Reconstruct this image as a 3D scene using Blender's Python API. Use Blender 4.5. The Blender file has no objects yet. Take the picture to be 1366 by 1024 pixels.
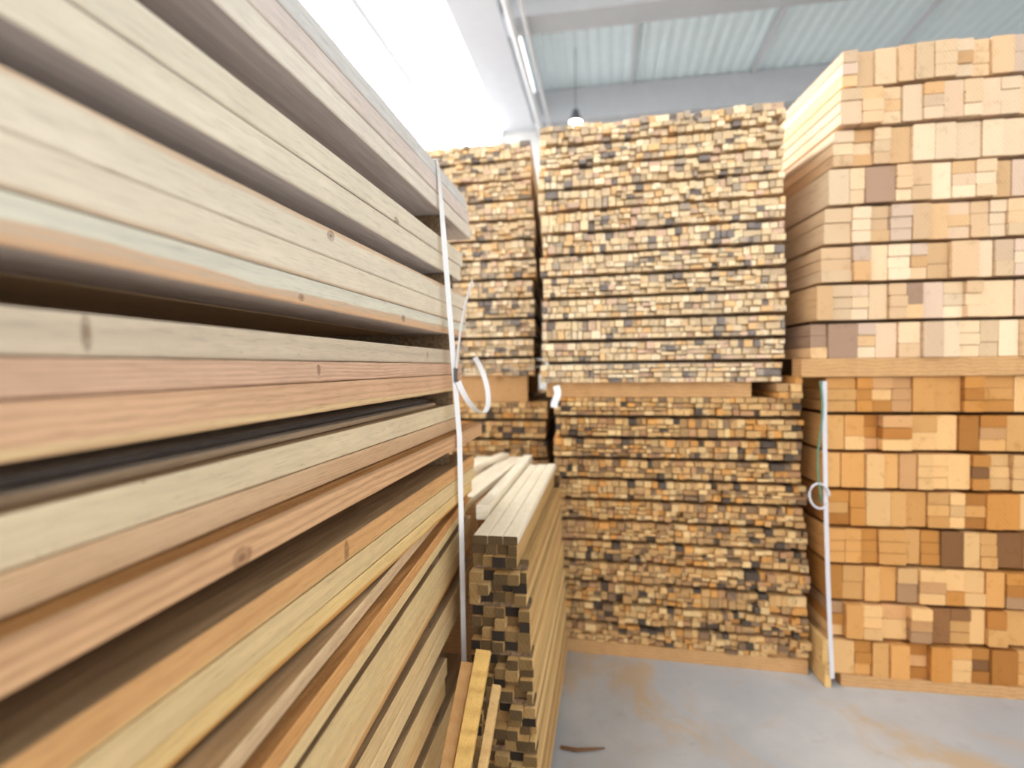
import bpy, bmesh, math, random
from mathutils import Vector, Matrix, noise

random.seed(11)
C = bpy.context.scene.collection
PI = math.pi

# ------------------------------------------------------------------ camera
W, H, F = 1366.0, 1024.0, 746.0
EYE = Vector((0.0, 0.0, 1.5))
YAW, PITCH, ROLL = math.radians(9.66), math.radians(1.72), math.radians(0.7)
_f = Vector((-math.sin(YAW) * math.cos(PITCH), math.cos(YAW) * math.cos(PITCH), -math.sin(PITCH)))
_r0 = Vector((math.cos(YAW), math.sin(YAW), 0))
_u0 = _r0.cross(_f)
_r = _r0 * math.cos(ROLL) - _u0 * math.sin(ROLL)
_u = _u0 * math.cos(ROLL) + _r0 * math.sin(ROLL)


def project(p):
    v = Vector(p) - EYE
    d = v.dot(_f)
    if d < 0.05:
        return None
    return (W / 2 + F * v.dot(_r) / d, H / 2 - F * v.dot(_u) / d, d)


cam = bpy.data.cameras.new('camera')
cam.sensor_width = 36.0
cam.lens = 36.0 * F / W
cam.clip_start, cam.clip_end = 0.02, 200
co = bpy.data.objects.new('camera', cam)
C.objects.link(co)
M = Matrix((( _r.x, _u.x, -_f.x, EYE.x), (_r.y, _u.y, -_f.y, EYE.y), (_r.z, _u.z, -_f.z, EYE.z), (0, 0, 0, 1)))
co.matrix_world = M
cam.dof.use_dof = True
cam.dof.focus_distance = 1.2
cam.dof.aperture_fstop = 1.65
bpy.context.scene.camera = co

# ------------------------------------------------------------------ helpers
def lin(c):
    return tuple(((v / 255) / 12.92 if v / 255 <= 0.04045 else ((v / 255 + 0.055) / 1.055) ** 2.4) for v in c) + (1.0,)


class N:
    """a small builder for one material's node tree"""
    def __init__(self, name):
        self.m = bpy.data.materials.new(name)
        self.m.use_nodes = True
        self.t = self.m.node_tree
        self.p = self.t.nodes['Principled BSDF']

    def n(self, kind, **kw):
        x = self.t.nodes.new(kind)
        for k, v in kw.items():
            setattr(x, k, v)
        return x

    def put(self, sock, v):
        if isinstance(v, bpy.types.NodeSocket):
            self.t.links.new(v, sock)
        else:
            sock.default_value = v

    def math(self, op, a, b=0.0, clamp=False):
        x = self.n('ShaderNodeMath', operation=op, use_clamp=clamp)
        self.put(x.inputs[0], a)
        self.put(x.inputs[1], b)
        return x.outputs[0]

    def mix(self, f, a, b):
        x = self.n('ShaderNodeMix', data_type='RGBA')
        self.put(x.inputs[0], f)
        self.put(x.inputs[6], a)
        self.put(x.inputs[7], b)
        return x.outputs[2]

    def noise(self, vec, scale, detail=3.0, rough=0.55, dist=0.0):
        x = self.n('ShaderNodeTexNoise')
        self.put(x.inputs['Vector'], vec)
        x.inputs['Scale'].default_value = scale
        x.inputs['Detail'].default_value = detail
        x.inputs['Roughness'].default_value = rough
        x.inputs['Distortion'].default_value = dist
        return x.outputs['Fac']

    def scale(self, vec, s, off=None):
        x = self.n('ShaderNodeMapping')
        self.put(x.inputs['Vector'], vec)
        x.inputs['Scale'].default_value = s
        if off is not None:
            self.put(x.inputs['Location'], off)
        return x.outputs[0]

    def ramp(self, fac, stops, interp='LINEAR'):
        x = self.n('ShaderNodeValToRGB')
        x.color_ramp.interpolation = interp
        e = x.color_ramp.elements
        while len(e) < len(stops):
            e.new(0.5)
        for i, (p, c) in enumerate(stops):
            e[i].position = p
            e[i].color = c if len(c) == 4 else lin(c)
        self.put(x.inputs[0], fac)
        return x.outputs[0]

    def smooth(self, v, lo, hi):
        x = self.n('ShaderNodeMapRange', interpolation_type='SMOOTHSTEP')
        self.put(x.inputs[0], v)
        self.put(x.inputs[1], lo)
        self.put(x.inputs[2], hi)
        return x.outputs[0]

    def done(self, col, rough=0.7, bump=None, bs=0.2, bd=0.002, spec=0.3):
        self.put(self.p.inputs['Base Color'], col)
        self.put(self.p.inputs['Roughness'], rough)
        self.p.inputs['Specular IOR Level'].default_value = spec
        if bump is not None:
            b = self.n('ShaderNodeBump')
            b.inputs['Strength'].default_value = bs
            b.inputs['Distance'].default_value = bd
            self.put(b.inputs['Height'], bump)
            self.t.links.new(b.outputs[0], self.p.inputs['Normal'])
        return self.m


def plain(name, rgb, rough=0.5, metal=0.0, var=0.06):
    k = N(name)
    co_ = k.n('ShaderNodeTexCoord').outputs['Object']
    f = k.noise(co_, 6.0, 4)
    c = lin(rgb)
    a = tuple(min(1, v * (1 - var)) for v in c[:3]) + (1,)
    b = tuple(min(1, v * (1 + var)) for v in c[:3]) + (1,)
    k.p.inputs['Metallic'].default_value = metal
    return k.done(k.mix(f, a, b), rough)


def emitter(name, rgb, strength):
    k = N(name)
    k.p.inputs['Base Color'].default_value = lin(rgb)
    k.p.inputs['Emission Color'].default_value = lin(rgb)
    k.p.inputs['Emission Strength'].default_value = strength
    return k.m


def board_wood(name, base, grain, rings=90, rs=0.5, band=None, knots=(), speck=0.0, seed=0.0, pale=None, wob=0.004):
    """sawn softwood seen along its length (local Y); z is the height above the board's lower edge"""
    k = N(name)
    obj = k.n('ShaderNodeTexCoord').outputs['Object']
    sep = k.n('ShaderNodeSeparateXYZ')
    k.put(sep.inputs[0], obj)
    y, z = sep.outputs[1], sep.outputs[2]
    kn = None
    bulge = 0.0
    for (ky, kz, ry, rz) in knots:
        dy = k.math('DIVIDE', k.math('SUBTRACT', y, ky), ry)
        dz = k.math('DIVIDE', k.math('SUBTRACT', z, kz), rz)
        d = k.math('ADD', k.math('POWER', k.math('ABSOLUTE', dy), 2.0), k.math('POWER', k.math('ABSOLUTE', dz), 2.0))
        g = k.math('DIVIDE', 0.012, k.math('ADD', k.math('MULTIPLY', d, 0.35), 1.0))
        sg = k.math('MULTIPLY', g, k.math('DIVIDE', k.math('SUBTRACT', z, kz), 0.03))
        bulge = sg if isinstance(bulge, float) else k.math('ADD', bulge, sg)
        nz = k.noise(k.scale(obj, (1, 1, 1), (seed, 0, 0)), 45, 3)
        core = k.smooth(k.math('ADD', d, k.math('MULTIPLY', k.math('SUBTRACT', nz, 0.5), 2.2)), 1.5, 0.2)
        rr = k.math('ADD', k.math('MULTIPLY', k.math('SINE', k.math('MULTIPLY', k.math('POWER', d, 0.5), 9.0)), 0.25), 0.75)
        core = k.math('MULTIPLY', core, rr)
        kn = core if kn is None else k.math('MAXIMUM', kn, core)
    sv = k.scale(obj, (1, 0.10, 1), (seed * 1.7, seed, seed * 0.6))
    warp = k.math('MULTIPLY', k.math('SUBTRACT', k.noise(sv, 14, 2), 0.5), wob * 8)
    zz = k.math('ADD', z, warp)
    if not isinstance(bulge, float):
        zz = k.math('SUBTRACT', zz, bulge)
    wv = k.math('SINE', k.math('MULTIPLY', k.math('ADD', zz, seed), rings * 2 * PI))
    wv = k.math('POWER', k.math('ADD', k.math('MULTIPLY', wv, 0.5), 0.5), 2.2)
    wv = k.math('MULTIPLY', wv, k.math('MULTIPLY', k.noise(sv, 22, 3), rs * 1.6))
    fib = k.noise(k.scale(obj, (1, 0.045, 1), (0, seed, seed)), 420, 3, 0.6)
    blot = k.noise(k.scale(obj, (1, 0.35, 1), (seed, seed * 2, 0)), 16, 4, 0.6)
    bc = lin(base)
    col = k.mix(k.smooth(blot, 0.3, 0.75), lin(base), lin(pale) if pale else tuple(min(1, v * 1.12) for v in bc[:3]) + (1,))
    if band:
        (bcol, z0, soft, sign, amp) = band
        edge = k.math('ADD', z0, k.math('MULTIPLY', k.math('SUBTRACT', k.noise(k.scale(obj, (0, 0.5, 0), (seed, seed, 0)), 7, 2), 0.5), amp))
        dlt = k.math('MULTIPLY', k.math('SUBTRACT', z, edge), float(sign))
        col = k.mix(k.smooth(dlt, -soft, soft), col, lin(bcol))
    col = k.mix(k.math('MINIMUM', wv, 0.85), col, lin(grain))
    dk = tuple(v * 0.62 for v in lin(grain)[:3]) + (1,)
    col = k.mix(k.math('MULTIPLY', k.smooth(fib, 0.48, 0.78), 0.5), col, dk)
    streak = k.noise(k.scale(obj, (1, 0.02, 1), (seed, seed, seed * 3)), 60, 4, 0.6)
    col = k.mix(k.math('MULTIPLY', k.smooth(streak, 0.5, 0.75), 0.35), col, lin(grain))
    if speck > 0:
        sp = k.smooth(k.noise(k.scale(obj, (1, 0.55, 1), (seed, seed, 0)), 170, 4, 0.7), 0.62, 0.72)
        ms = k.smooth(k.noise(obj, 9, 3), 0.42, 0.65)
        col = k.mix(k.math('MULTIPLY', k.math('MULTIPLY', sp, ms), speck), col, lin((96, 84, 74)))
    if kn is not None:
        col = k.mix(k.math('MULTIPLY', kn, 0.72), col, lin((104, 66, 40)))
    b = k.math('ADD', k.math('MULTIPLY', fib, 0.7), k.noise(obj, 260, 3))
    return k.done(col, 0.72, b, 0.35, 0.0012, 0.25)


def rough_face(name, a, b, c, fuzz=True):
    """rough-sawn broad face with fuzzy fibres"""
    k = N(name)
    obj = k.n('ShaderNodeTexCoord').outputs['Object']
    st = k.noise(k.scale(obj, (1, 0.05, 1)), 90, 4, 0.6)
    fz = k.noise(k.scale(obj, (1, 0.6, 1)), 330, 4, 0.75, 1.2)
    big = k.noise(k.scale(obj, (1, 0.4, 1)), 9, 3)
    col = k.mix(k.smooth(st, 0.35, 0.7), lin(a), lin(b))
    col = k.mix(k.math('MULTIPLY', k.smooth(big, 0.45, 0.7), 0.5), col, lin(a))
    if fuzz:
        col = k.mix(k.math('MULTIPLY', k.smooth(fz, 0.55, 0.75), 0.6), col, lin(c))
    return k.done(col, 0.85, fz, 0.5, 0.002, 0.15)


def piece_wood(name, stops, end, stain=0.0):
    """many sawn pieces in one material: the face attribute 'tone' picks the wood; `end` shows the growth rings of a cut end"""
    k = N(name)
    obj = k.n('ShaderNodeTexCoord').outputs['Object']
    at = k.n('ShaderNodeAttribute', attribute_name='tone')
    tone = at.outputs['Fac']
    off = k.n('ShaderNodeCombineXYZ')
    k.put(off.inputs[0], k.math('MULTIPLY', tone, 37.0))
    k.put(off.inputs[1], k.math('MULTIPLY', tone, 11.0))
    k.put(off.inputs[2], k.math('MULTIPLY', tone, 23.0))
    col = k.ramp(tone, stops, 'CONSTANT')
    hsv = k.n('ShaderNodeHueSaturation')
    fr = k.math('FRACT', k.math('MULTIPLY', tone, 61.7))
    k.put(hsv.inputs['Value'], k.math('ADD', 0.86, k.math('MULTIPLY', fr, 0.28)))
    k.put(hsv.inputs['Color'], col)
    col = hsv.outputs[0]
    dark = k.n('ShaderNodeHueSaturation')
    dark.inputs['Value'].default_value = 0.55
    dark.inputs['Saturation'].default_value = 1.15
    k.put(dark.inputs['Color'], col)
    if end:
        v = k.scale(obj, (1, 0.15, 1), off.outputs[0])
        rg = k.n('ShaderNodeTexWave', wave_type='RINGS', rings_direction='Y')
        k.put(rg.inputs['Vector'], v)
        rg.inputs['Scale'].default_value = 26
        rg.inputs['Distortion'].default_value = 3.0
        rg.inputs['Detail Scale'].default_value = 1.0
        f = k.math('MULTIPLY', rg.outputs['Fac'], 0.28)
        bl = k.smooth(k.noise(v, 22, 4, 0.65), 0.55, 0.75)
        f = k.math('ADD', f, k.math('MULTIPLY', bl, 0.4))
        fine = k.noise(v, 240, 3)
        st = k.math('MULTIPLY', k.smooth(k.noise(k.scale(obj, (1, 0.1, 1), off.outputs[0]), 34, 3, 0.6), 0.56, 0.68), stain)
    else:
        v = k.scale(obj, (1, 0.06, 1), off.outputs[0])
        g = k.noise(v, 55, 4, 0.6)
        f = k.math('MULTIPLY', k.smooth(g, 0.4, 0.75), 0.45)
        fine = k.noise(v, 300, 3)
    out = k.mix(f, col, dark.outputs[0])
    if end and stain > 0:
        out = k.mix(st, out, lin((92, 84, 80)))
    return k.done(out, 0.78, fine, 0.25, 0.001, 0.2)


def link(name, me, mats, parent=None):
    o = bpy.data.objects.new(name, me)
    C.objects.link(o)
    for m in (mats if isinstance(mats, (list, tuple)) else [mats]):
        me.materials.append(m)
    if parent is not None:
        o.parent = parent
    return o


def tag(o, label=None, cat=None, group=None, kind=None):
    if label:
        assert 4 <= len(label.replace(',', ' ').split()) <= 16, label
        o['label'] = label
    if cat:
        o['category'] = cat
    if group:
        o['group'] = group
    if kind:
        o['kind'] = kind
    return o


def thing(name, loc, label, cat, group=None):
    o = bpy.data.objects.new(name, None)
    o.empty_display_size = 0.1
    C.objects.link(o)
    o.location = loc
    return tag(o, label, cat, group)


class MB:
    """collects boxes, tubes and strips into ONE mesh"""
    def __init__(self, org=(0, 0, 0)):
        self.v, self.fc, self.mi, self.tn = [], [], [], []
        self.o = Vector(org)

    def quads(self, verts, faces, mi, tone=0.5):
        b = len(self.v)
        self.v += [Vector(p) - self.o for p in verts]
        for f, m in zip(faces, mi):
            self.fc.append([b + i for i in f])
            self.mi.append(m)
            self.tn.append(tone)

    def cell(self, p, e, d, w, l, h, tone=0.5, c=0.0, up=Vector((0, 0, 1)), end_mat=1):
        """a sawn piece: p front lower left corner, e along its width, d along its length; c chamfers the long arrises"""
        p, e, d = Vector(p), Vector(e), Vector(d)
        if c > 0:
            prof = [(c, 0), (w - c, 0), (w, c), (w, h - c), (w - c, h), (c, h), (0, h - c), (0, c)]
        else:
            prof = [(0, 0), (w, 0), (w, h), (0, h)]
        n = len(prof)
        vs = [p + e * a + up * b for a, b in prof] + [p + e * a + up * b + d * l for a, b in prof]
        fs = [[i, i + n, (i + 1) % n + n, (i + 1) % n] for i in range(n)]
        mi = [0] * n
        fs += [list(range(n)), list(range(2 * n - 1, n - 1, -1))]
        mi += [end_mat, end_mat]
        self.quads(vs, fs, mi, tone)

    def box(self, x0, x1, y0, y1, z0, z1, c=0.0):
        self.cell((x0, y0, z0), (1, 0, 0), (0, 1, 0), x1 - x0, y1 - y0, z1 - z0, 0.5, c, end_mat=0)

    def tube(self, pts, r, n=10, mi=0):
        pts = [Vector(p) for p in pts]
        rings = []
        for i, p in enumerate(pts):
            t = (pts[min(i + 1, len(pts) - 1)] - pts[max(i - 1, 0)]).normalized()
            a = t.cross(Vector((0.31, 0.22, 0.92))).normalized()
            b = t.cross(a)
            rr = r[i] if isinstance(r, (list, tuple)) else r
            rings.append([p + (a * math.cos(2 * PI * j / n) + b * math.sin(2 * PI * j / n)) * rr for j in range(n)])
        vs = [q for g in rings for q in g]
        fs = []
        for i in range(len(pts) - 1):
            for j in range(n):
                fs.append([i * n + j, i * n + (j + 1) % n, (i + 1) * n + (j + 1) % n, (i + 1) * n + j])
        fs.append(list(range(n))[::-1])
        fs.append([(len(pts) - 1) * n + j for j in range(n)])
        self.quads(vs, fs, [mi] * len(fs))

    def strip(self, pts, width, thick, side):
        """flat strapping along pts; side(i) is its width direction"""
        pts = [Vector(p) for p in pts]
        vs = []
        for i, p in enumerate(pts):
            t = (pts[min(i + 1, len(pts) - 1)] - pts[max(i - 1, 0)]).normalized()
            s = Vector(side(i) if callable(side) else side)
            s = (s - t * s.dot(t)).normalized()
            nn = t.cross(s)
            for a, b in ((-1, -1), (1, -1), (1, 1), (-1, 1)):
                vs.append(p + s * a * width / 2 + nn * b * thick / 2)
        fs = []
        for i in range(len(pts) - 1):
            for j in range(4):
                fs.append([i * 4 + j, i * 4 + (j + 1) % 4, i * 4 + 4 + (j + 1) % 4, i * 4 + 4 + j])
        fs += [[3, 2, 1, 0], [len(vs) - 4, len(vs) - 3, len(vs) - 2, len(vs) - 1]]
        self.quads(vs, fs, [0] * len(fs))

    def lathe(self, cx, cy, prof, n=24):
        vs = []
        for r, z in prof:
            for j in range(n):
                vs.append((cx + r * math.cos(2 * PI * j / n), cy + r * math.sin(2 * PI * j / n), z))
        fs = []
        for i in range(len(prof) - 1):
            for j in range(n):
                fs.append([i * n + j, i * n + (j + 1) % n, (i + 1) * n + (j + 1) % n, (i + 1) * n + j])
        fs += [list(range(n))[::-1], [(len(prof) - 1) * n + j for j in range(n)]]
        self.quads(vs, fs, [0] * len(fs))

    def mesh(self, name, smooth=False, fix=True):
        me = bpy.data.meshes.new(name)
        me.from_pydata([tuple(v) for v in self.v], [], self.fc)
        me.polygons.foreach_set('material_index', self.mi)
        at = me.attributes.new('tone', 'FLOAT', 'FACE')
        at.data.foreach_set('value', self.tn)
        if smooth:
            me.polygons.foreach_set('use_smooth', [True] * len(me.polygons))
        if fix:
            bm = bmesh.new()
            bm.from_mesh(me)
            bmesh.ops.recalc_face_normals(bm, faces=bm.faces)
            bm.to_mesh(me)
            bm.free()
        me.update()
        return me

    def build(self, name, mats, parent=None, smooth=False):
        o = link(name, self.mesh(name, smooth), mats, parent)
        o.location = self.o if parent is None else self.o - parent.location
        return o


ORD = ('first second third fourth fifth sixth seventh eighth ninth tenth eleventh twelfth thirteenth fourteenth fifteenth sixteenth '
       'seventeenth eighteenth nineteenth').split()
_T = {20: 'twent', 30: 'thirt', 40: 'fort', 50: 'fift'}


def nth(i):
    """0 -> first"""
    i += 1
    if i < 20:
        return ORD[i - 1]
    t = i // 10 * 10
    return _T[t] + 'ieth' if i == t else _T[t] + 'y-' + ORD[i - t - 1]


# ------------------------------------------------------------------ materials
M_END = plain('sawn_end', (205, 165, 118), 0.8, var=0.2)
M_VEIL_UNDER = rough_face('veil_paled_sawn', (206, 196, 192), (228, 220, 212), (226, 214, 204), False)  # glare veil in the upper gaps put into this lighter underside colour
M_ROUGH = rough_face('rough_sawn_brown', (150, 120, 88), (186, 152, 114), (214, 182, 140))
M_FUZZ = rough_face('fibrous_brown', (136, 94, 54), (176, 128, 78), (232, 196, 148))
M_UNDER = rough_face('grey_brown_sawn', (168, 154, 142), (206, 192, 174), (210, 190, 170), False)
M_STICK = rough_face('weathered_spacer', (96, 78, 60), (146, 120, 90), (170, 144, 110))
M_BEAR = board_wood('bearer_wood', (194, 152, 104), (150, 108, 68), 60, 0.5, seed=3.3, speck=0.3)
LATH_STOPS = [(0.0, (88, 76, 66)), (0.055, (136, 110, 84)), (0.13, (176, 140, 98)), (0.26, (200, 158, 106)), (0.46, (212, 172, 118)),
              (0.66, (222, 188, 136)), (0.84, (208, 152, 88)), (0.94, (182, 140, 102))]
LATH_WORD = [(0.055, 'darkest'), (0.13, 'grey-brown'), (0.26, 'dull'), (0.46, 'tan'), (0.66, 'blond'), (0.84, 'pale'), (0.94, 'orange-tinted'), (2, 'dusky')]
LATH_HAZE = [(0.0, (132, 122, 116)), (0.055, (172, 156, 138)), (0.13, (204, 180, 148)), (0.26, (224, 196, 156)), (0.46, (232, 206, 166)),
           (0.66, (240, 218, 184)), (0.84, (228, 188, 138)), (0.94, (214, 182, 156))]  # haze over the upper packs put into this paler lath palette
M_LATH_HAZE = piece_wood('haze_paled_lath_side', LATH_HAZE, False)
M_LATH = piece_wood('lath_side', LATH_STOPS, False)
M_LATH_END = piece_wood('lath_end_grain', LATH_STOPS, True, 0.75)
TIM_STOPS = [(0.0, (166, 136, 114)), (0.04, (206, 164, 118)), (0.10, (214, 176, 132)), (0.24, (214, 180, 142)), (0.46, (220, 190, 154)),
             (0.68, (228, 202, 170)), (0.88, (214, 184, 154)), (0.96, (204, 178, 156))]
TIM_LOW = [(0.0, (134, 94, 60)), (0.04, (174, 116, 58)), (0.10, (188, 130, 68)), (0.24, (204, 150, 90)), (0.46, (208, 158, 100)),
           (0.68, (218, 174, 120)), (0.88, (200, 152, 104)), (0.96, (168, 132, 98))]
TIM_WORD = [(0.04, 'darkest'), (0.10, 'reddish brown'), (0.24, 'amber'), (0.46, 'honey-coloured'), (0.68, 'tan'), (0.88, 'pale'), (0.96, 'beige'), (2, 'greyish')]
M_LATH_HAZE_END = piece_wood('haze_paled_lath_end_grain', LATH_HAZE, True, 0.55)
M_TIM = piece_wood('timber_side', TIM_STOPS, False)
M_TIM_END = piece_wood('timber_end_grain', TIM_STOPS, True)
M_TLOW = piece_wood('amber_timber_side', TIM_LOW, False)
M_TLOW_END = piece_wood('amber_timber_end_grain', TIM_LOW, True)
PILE_END_SHADED = [(0.0, (50, 42, 34)), (0.14, (88, 70, 46)), (0.34, (118, 94, 60)), (0.6, (148, 118, 76)), (0.82, (190, 158, 108))]  # shade on the pile's front ends put into these darker tones
PILE_SIDE = [(0.0, (190, 150, 100)), (0.12, (206, 168, 112)), (0.3, (214, 178, 122)), (0.55, (222, 188, 132)), (0.8, (230, 202, 150))]
M_PILE = piece_wood('short_lath_side', PILE_SIDE, False)
M_PILE_END = piece_wood('shaded_short_lath_end', PILE_END_SHADED, True)
M_STRAP = plain('white_strapping', (238, 238, 240), 0.35)
M_STRAP_GREY = plain('greyish_strapping', (206, 204, 210), 0.45)
M_METAL = plain('dull_steel', (112, 116, 124), 0.4, 0.8)
M_WALL = plain('painted_wall', (226, 226, 224), 0.8)
M_CEIL = plain('galvanised_sheet', (232, 246, 254), 0.6)
M_BEAM = plain('concrete_beam', (194, 197, 202), 0.85, var=0.08)
M_GIRD = plain('white_girder', (216, 218, 224), 0.6)
M_FRAME = plain('window_frame_grey', (200, 202, 206), 0.5)
M_PIPE = plain('white_pipe', (240, 240, 242), 0.4)
M_SKY = emitter('rooflight_glow', (255, 253, 250), 9.0)
M_PANE = emitter('window_glow', (252, 253, 255), 2.5)
M_LAMP = emitter('lamp_glow', (255, 238, 210), 14.0)
M_BARK = plain('dark_bark', (104, 72, 46), 0.9, var=0.3)
M_CORD = plain('green_cord', (96, 132, 108), 0.6)
M_BLUE = plain('blue_cord', (70, 150, 190), 0.5)

# ------------------------------------------------------------------ the setting
k = N('concrete_floor')
oc = k.n('ShaderNodeTexCoord').outputs['Object']
n1 = k.noise(oc, 1.4, 5, 0.6)
n2 = k.noise(oc, 9.0, 5, 0.65)
n3 = k.noise(k.scale(oc, (1, 1, 1), (4.9, 1.3, 0)), 1.9, 6, 0.6, 0.8)
fc = k.mix(k.smooth(n1, 0.35, 0.7), lin((170, 172, 176)), lin((192, 191, 190)))
fc = k.mix(k.math('MULTIPLY', k.smooth(n3, 0.48, 0.66), 0.62), fc, lin((190, 156, 104)))
fc = k.mix(k.math('MULTIPLY', k.smooth(n2, 0.58, 0.75), 0.35), fc, lin((150, 138, 122)))
M_FLOOR = k.done(fc, k.math('ADD', 0.42, k.math('MULTIPLY', n2, 0.3)), n2, 0.1, 0.002)

X0, X1, Y0, Y1, ZC = -3.3, 9.0, -5.0, 10.75, 6.5
b = MB(); b.box(X0, X1, Y0, Y1, -0.1, 0.0)
tag(b.build('floor', M_FLOOR), kind='structure')
b = MB(); b.box(X0, X1, Y1, Y1 + 0.15, 0.0, ZC + 0.4)
tag(b.build('wall_back', M_WALL), kind='structure')
b = MB(); b.box(X0 - 0.15, X0, Y0, Y1 + 0.15, 0.0, ZC + 0.4)
tag(b.build('wall_left', M_WALL), kind='structure')
b = MB(); b.box(X1, X1 + 0.15, Y0, Y1 + 0.15, 0.0, ZC + 0.4)
tag(b.build('wall_right', M_WALL), kind='structure')

# corrugated roof sheet, its ridges running away from the camera
b = MB()
xs = []
x = -1.25
while x < X1:
    xs += [(x, 0.0), (x + 0.07, 0.0), (x + 0.09, 0.02), (x + 0.16, 0.02)]
    x += 0.18
vs, fs = [], []
for px, dz in xs:
    vs += [(px, Y0, ZC + dz), (px, Y1, ZC + dz), (px, Y0, ZC + dz + 0.02), (px, Y1, ZC + dz + 0.02)]
for i in range(len(xs) - 1):
    a, c_ = i * 4, i * 4 + 4
    fs += [[a, c_, c_ + 1, a + 1], [a + 2, a + 3, c_ + 3, c_ + 2]]
b.quads(vs, fs, [0] * len(fs))
tag(b.build('ceiling', M_CEIL), kind='structure')
for yb in (1.35, 4.2, 7.14, 10.25):
    b = MB(); b.box(-1.28, X1, yb, yb + 0.42, 5.93, ZC - 0.005, 0.03)
    tag(b.build('ceiling_beam', M_BEAM), kind='structure')
for xr in (0.42, 2.45, 4.5, 6.6):
    b = MB()
    for ya, yc in ((Y0, 1.34), (1.78, 4.19), (4.63, 7.13), (7.57, 10.24)):
        b.box(xr, xr + 0.06, ya, yc, ZC - 0.06, ZC - 0.002)
    tag(b.build('ceiling_rib', M_GIRD), kind='structure')
b = MB(); b.box(-1.95, -1.3, Y0, Y1, 6.0, ZC + 0.06, 0.02)
tag(b.build('ceiling_girder', M_GIRD), kind='structure')

# rooflight: glazed bays between the girder and the left wall
n = 0
yy = Y0
while yy < Y1 - 0.5:
    n += 1
    y2 = min(yy + 1.75, Y1)
    w = thing('window_%d' % n, (-2.54, (yy + y2) / 2, ZC), None, None)
    w['kind'] = 'structure'
    b = MB((-2.54, (yy + y2) / 2, ZC))
    b.box(X0 + 0.04, -1.96, yy, yy + 0.09, ZC - 0.12, ZC)
    b.box(X0 + 0.04, X0 + 0.12, yy + 0.09, y2, ZC - 0.12, ZC)
    b.box(-2.04, -1.96, yy + 0.09, y2, ZC - 0.12, ZC)
    b.build('window_frame', M_FRAME, w)
    b = MB((-2.54, (yy + y2) / 2, ZC))
    b.box(X0 + 0.12, -2.04, yy + 0.09, y2, ZC - 0.05, ZC - 0.02)
    b.build('window_pane', M_SKY, w)
    yy = y2


def wall_window(name, x0, x1, y0, y1, z0, z1):
    """a framed lit window standing on a wall: thin in x (left wall) or in y (back wall)"""
    c = ((x0 + x1) / 2, (y0 + y1) / 2, z0)
    w = thing(name, c, None, None)
    w['kind'] = 'structure'
    fr, pn = MB(c), MB(c)
    t = 0.07
    if x1 - x0 < y1 - y0:
        fr.box(x0, x1, y0, y1, z0, z0 + t); fr.box(x0, x1, y0, y1, z1 - t, z1)
        fr.box(x0, x1, y0, y0 + t, z0 + t, z1 - t); fr.box(x0, x1, y1 - t, y1, z0 + t, z1 - t)
        pn.box(x0 + 0.02, x0 + 0.03, y0 + t, y1 - t, z0 + t, z1 - t)
    else:
        fr.box(x0, x1, y0, y1, z0, z0 + t); fr.box(x0, x1, y0, y1, z1 - t, z1)
        fr.box(x0, x0 + t, y0, y1, z0 + t, z1 - t); fr.box(x1 - t, x1, y0, y1, z0 + t, z1 - t)
        pn.box(x0 + t, x1 - t, y1 - 0.03, y1 - 0.02, z0 + t, z1 - t)
    fr.build('window_frame', M_FRAME, w)
    pn.build('window_pane', M_PANE, w)


for ya in (5.0, 6.5, 8.0, 9.4):
    n += 1
    wall_window('window_%d' % n, X0 + 0.002, X0 + 0.08, ya, ya + 1.15, 4.75, 6.1)
n += 1
wall_window('window_%d' % n, -2.95, -1.95, Y1 - 0.08, Y1 - 0.002, 5.2, 6.25)

for (px, r, lab) in ((-1.16, 0.045, 'wider of two white pipes running under the roof beams beside the girder'),
                     (-0.99, 0.028, 'thinner of two white pipes running under the roof beams beside the girder')):
    t = thing('roof_pipe', (px, 0, 5.85), lab, 'pipe')
    b = MB((px, 0, 5.85)); b.tube([(px, Y0, 5.88 - r), (px, 2.0, 5.88 - r), (px, 6, 5.88 - r), (px, Y1 - 0.01, 5.88 - r)], r, 14)
    b.build('pipe', M_PIPE, t, True)
    for yb in (4.41, 7.35, 10.46):
        b = MB((px, 0, 5.85)); b.box(px - 0.012, px + 0.012, yb - 0.03, yb + 0.03, 5.875, 5.929)
        b.build('bracket', M_METAL, t)

lx, ly, lz = -0.46, 9.0, 5.36
t = thing('hanging_lamp', (lx, ly, lz), 'small round glowing lamp hanging above the top of the tall middle stack', 'lamp')
b = MB((lx, ly, lz)); b.lathe(lx, ly, [(0.02, lz + 0.2), (0.05, lz + 0.17), (0.06, lz + 0.1), (0.1, lz + 0.03), (0.105, lz + 0.0), (0.1, lz + 0.0)])
b.build('lamp_shade', M_METAL, t, True)
b = MB((lx, ly, lz)); b.lathe(lx, ly, [(0.098, lz - 0.002), (0.085, lz - 0.045), (0.05, lz - 0.07), (0.01, lz - 0.078)])
b.build('bulb', M_LAMP, t, True)
b = MB((lx, ly, lz)); b.tube([(lx, ly, lz + 0.2), (lx, ly, 6.0), (lx, ly, ZC)], 0.006, 6)
b.build('cord', M_METAL, t)

# ------------------------------------------------------------------ the near stack of long boards (left)
def zz(y, p=0.0):
    """height of a pixel row read beside the strap, for a face standing p in front of the stack's plane"""
    return 1.5 - (y - 488) / 434.5 * (0.5 - p) / 0.5


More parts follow.
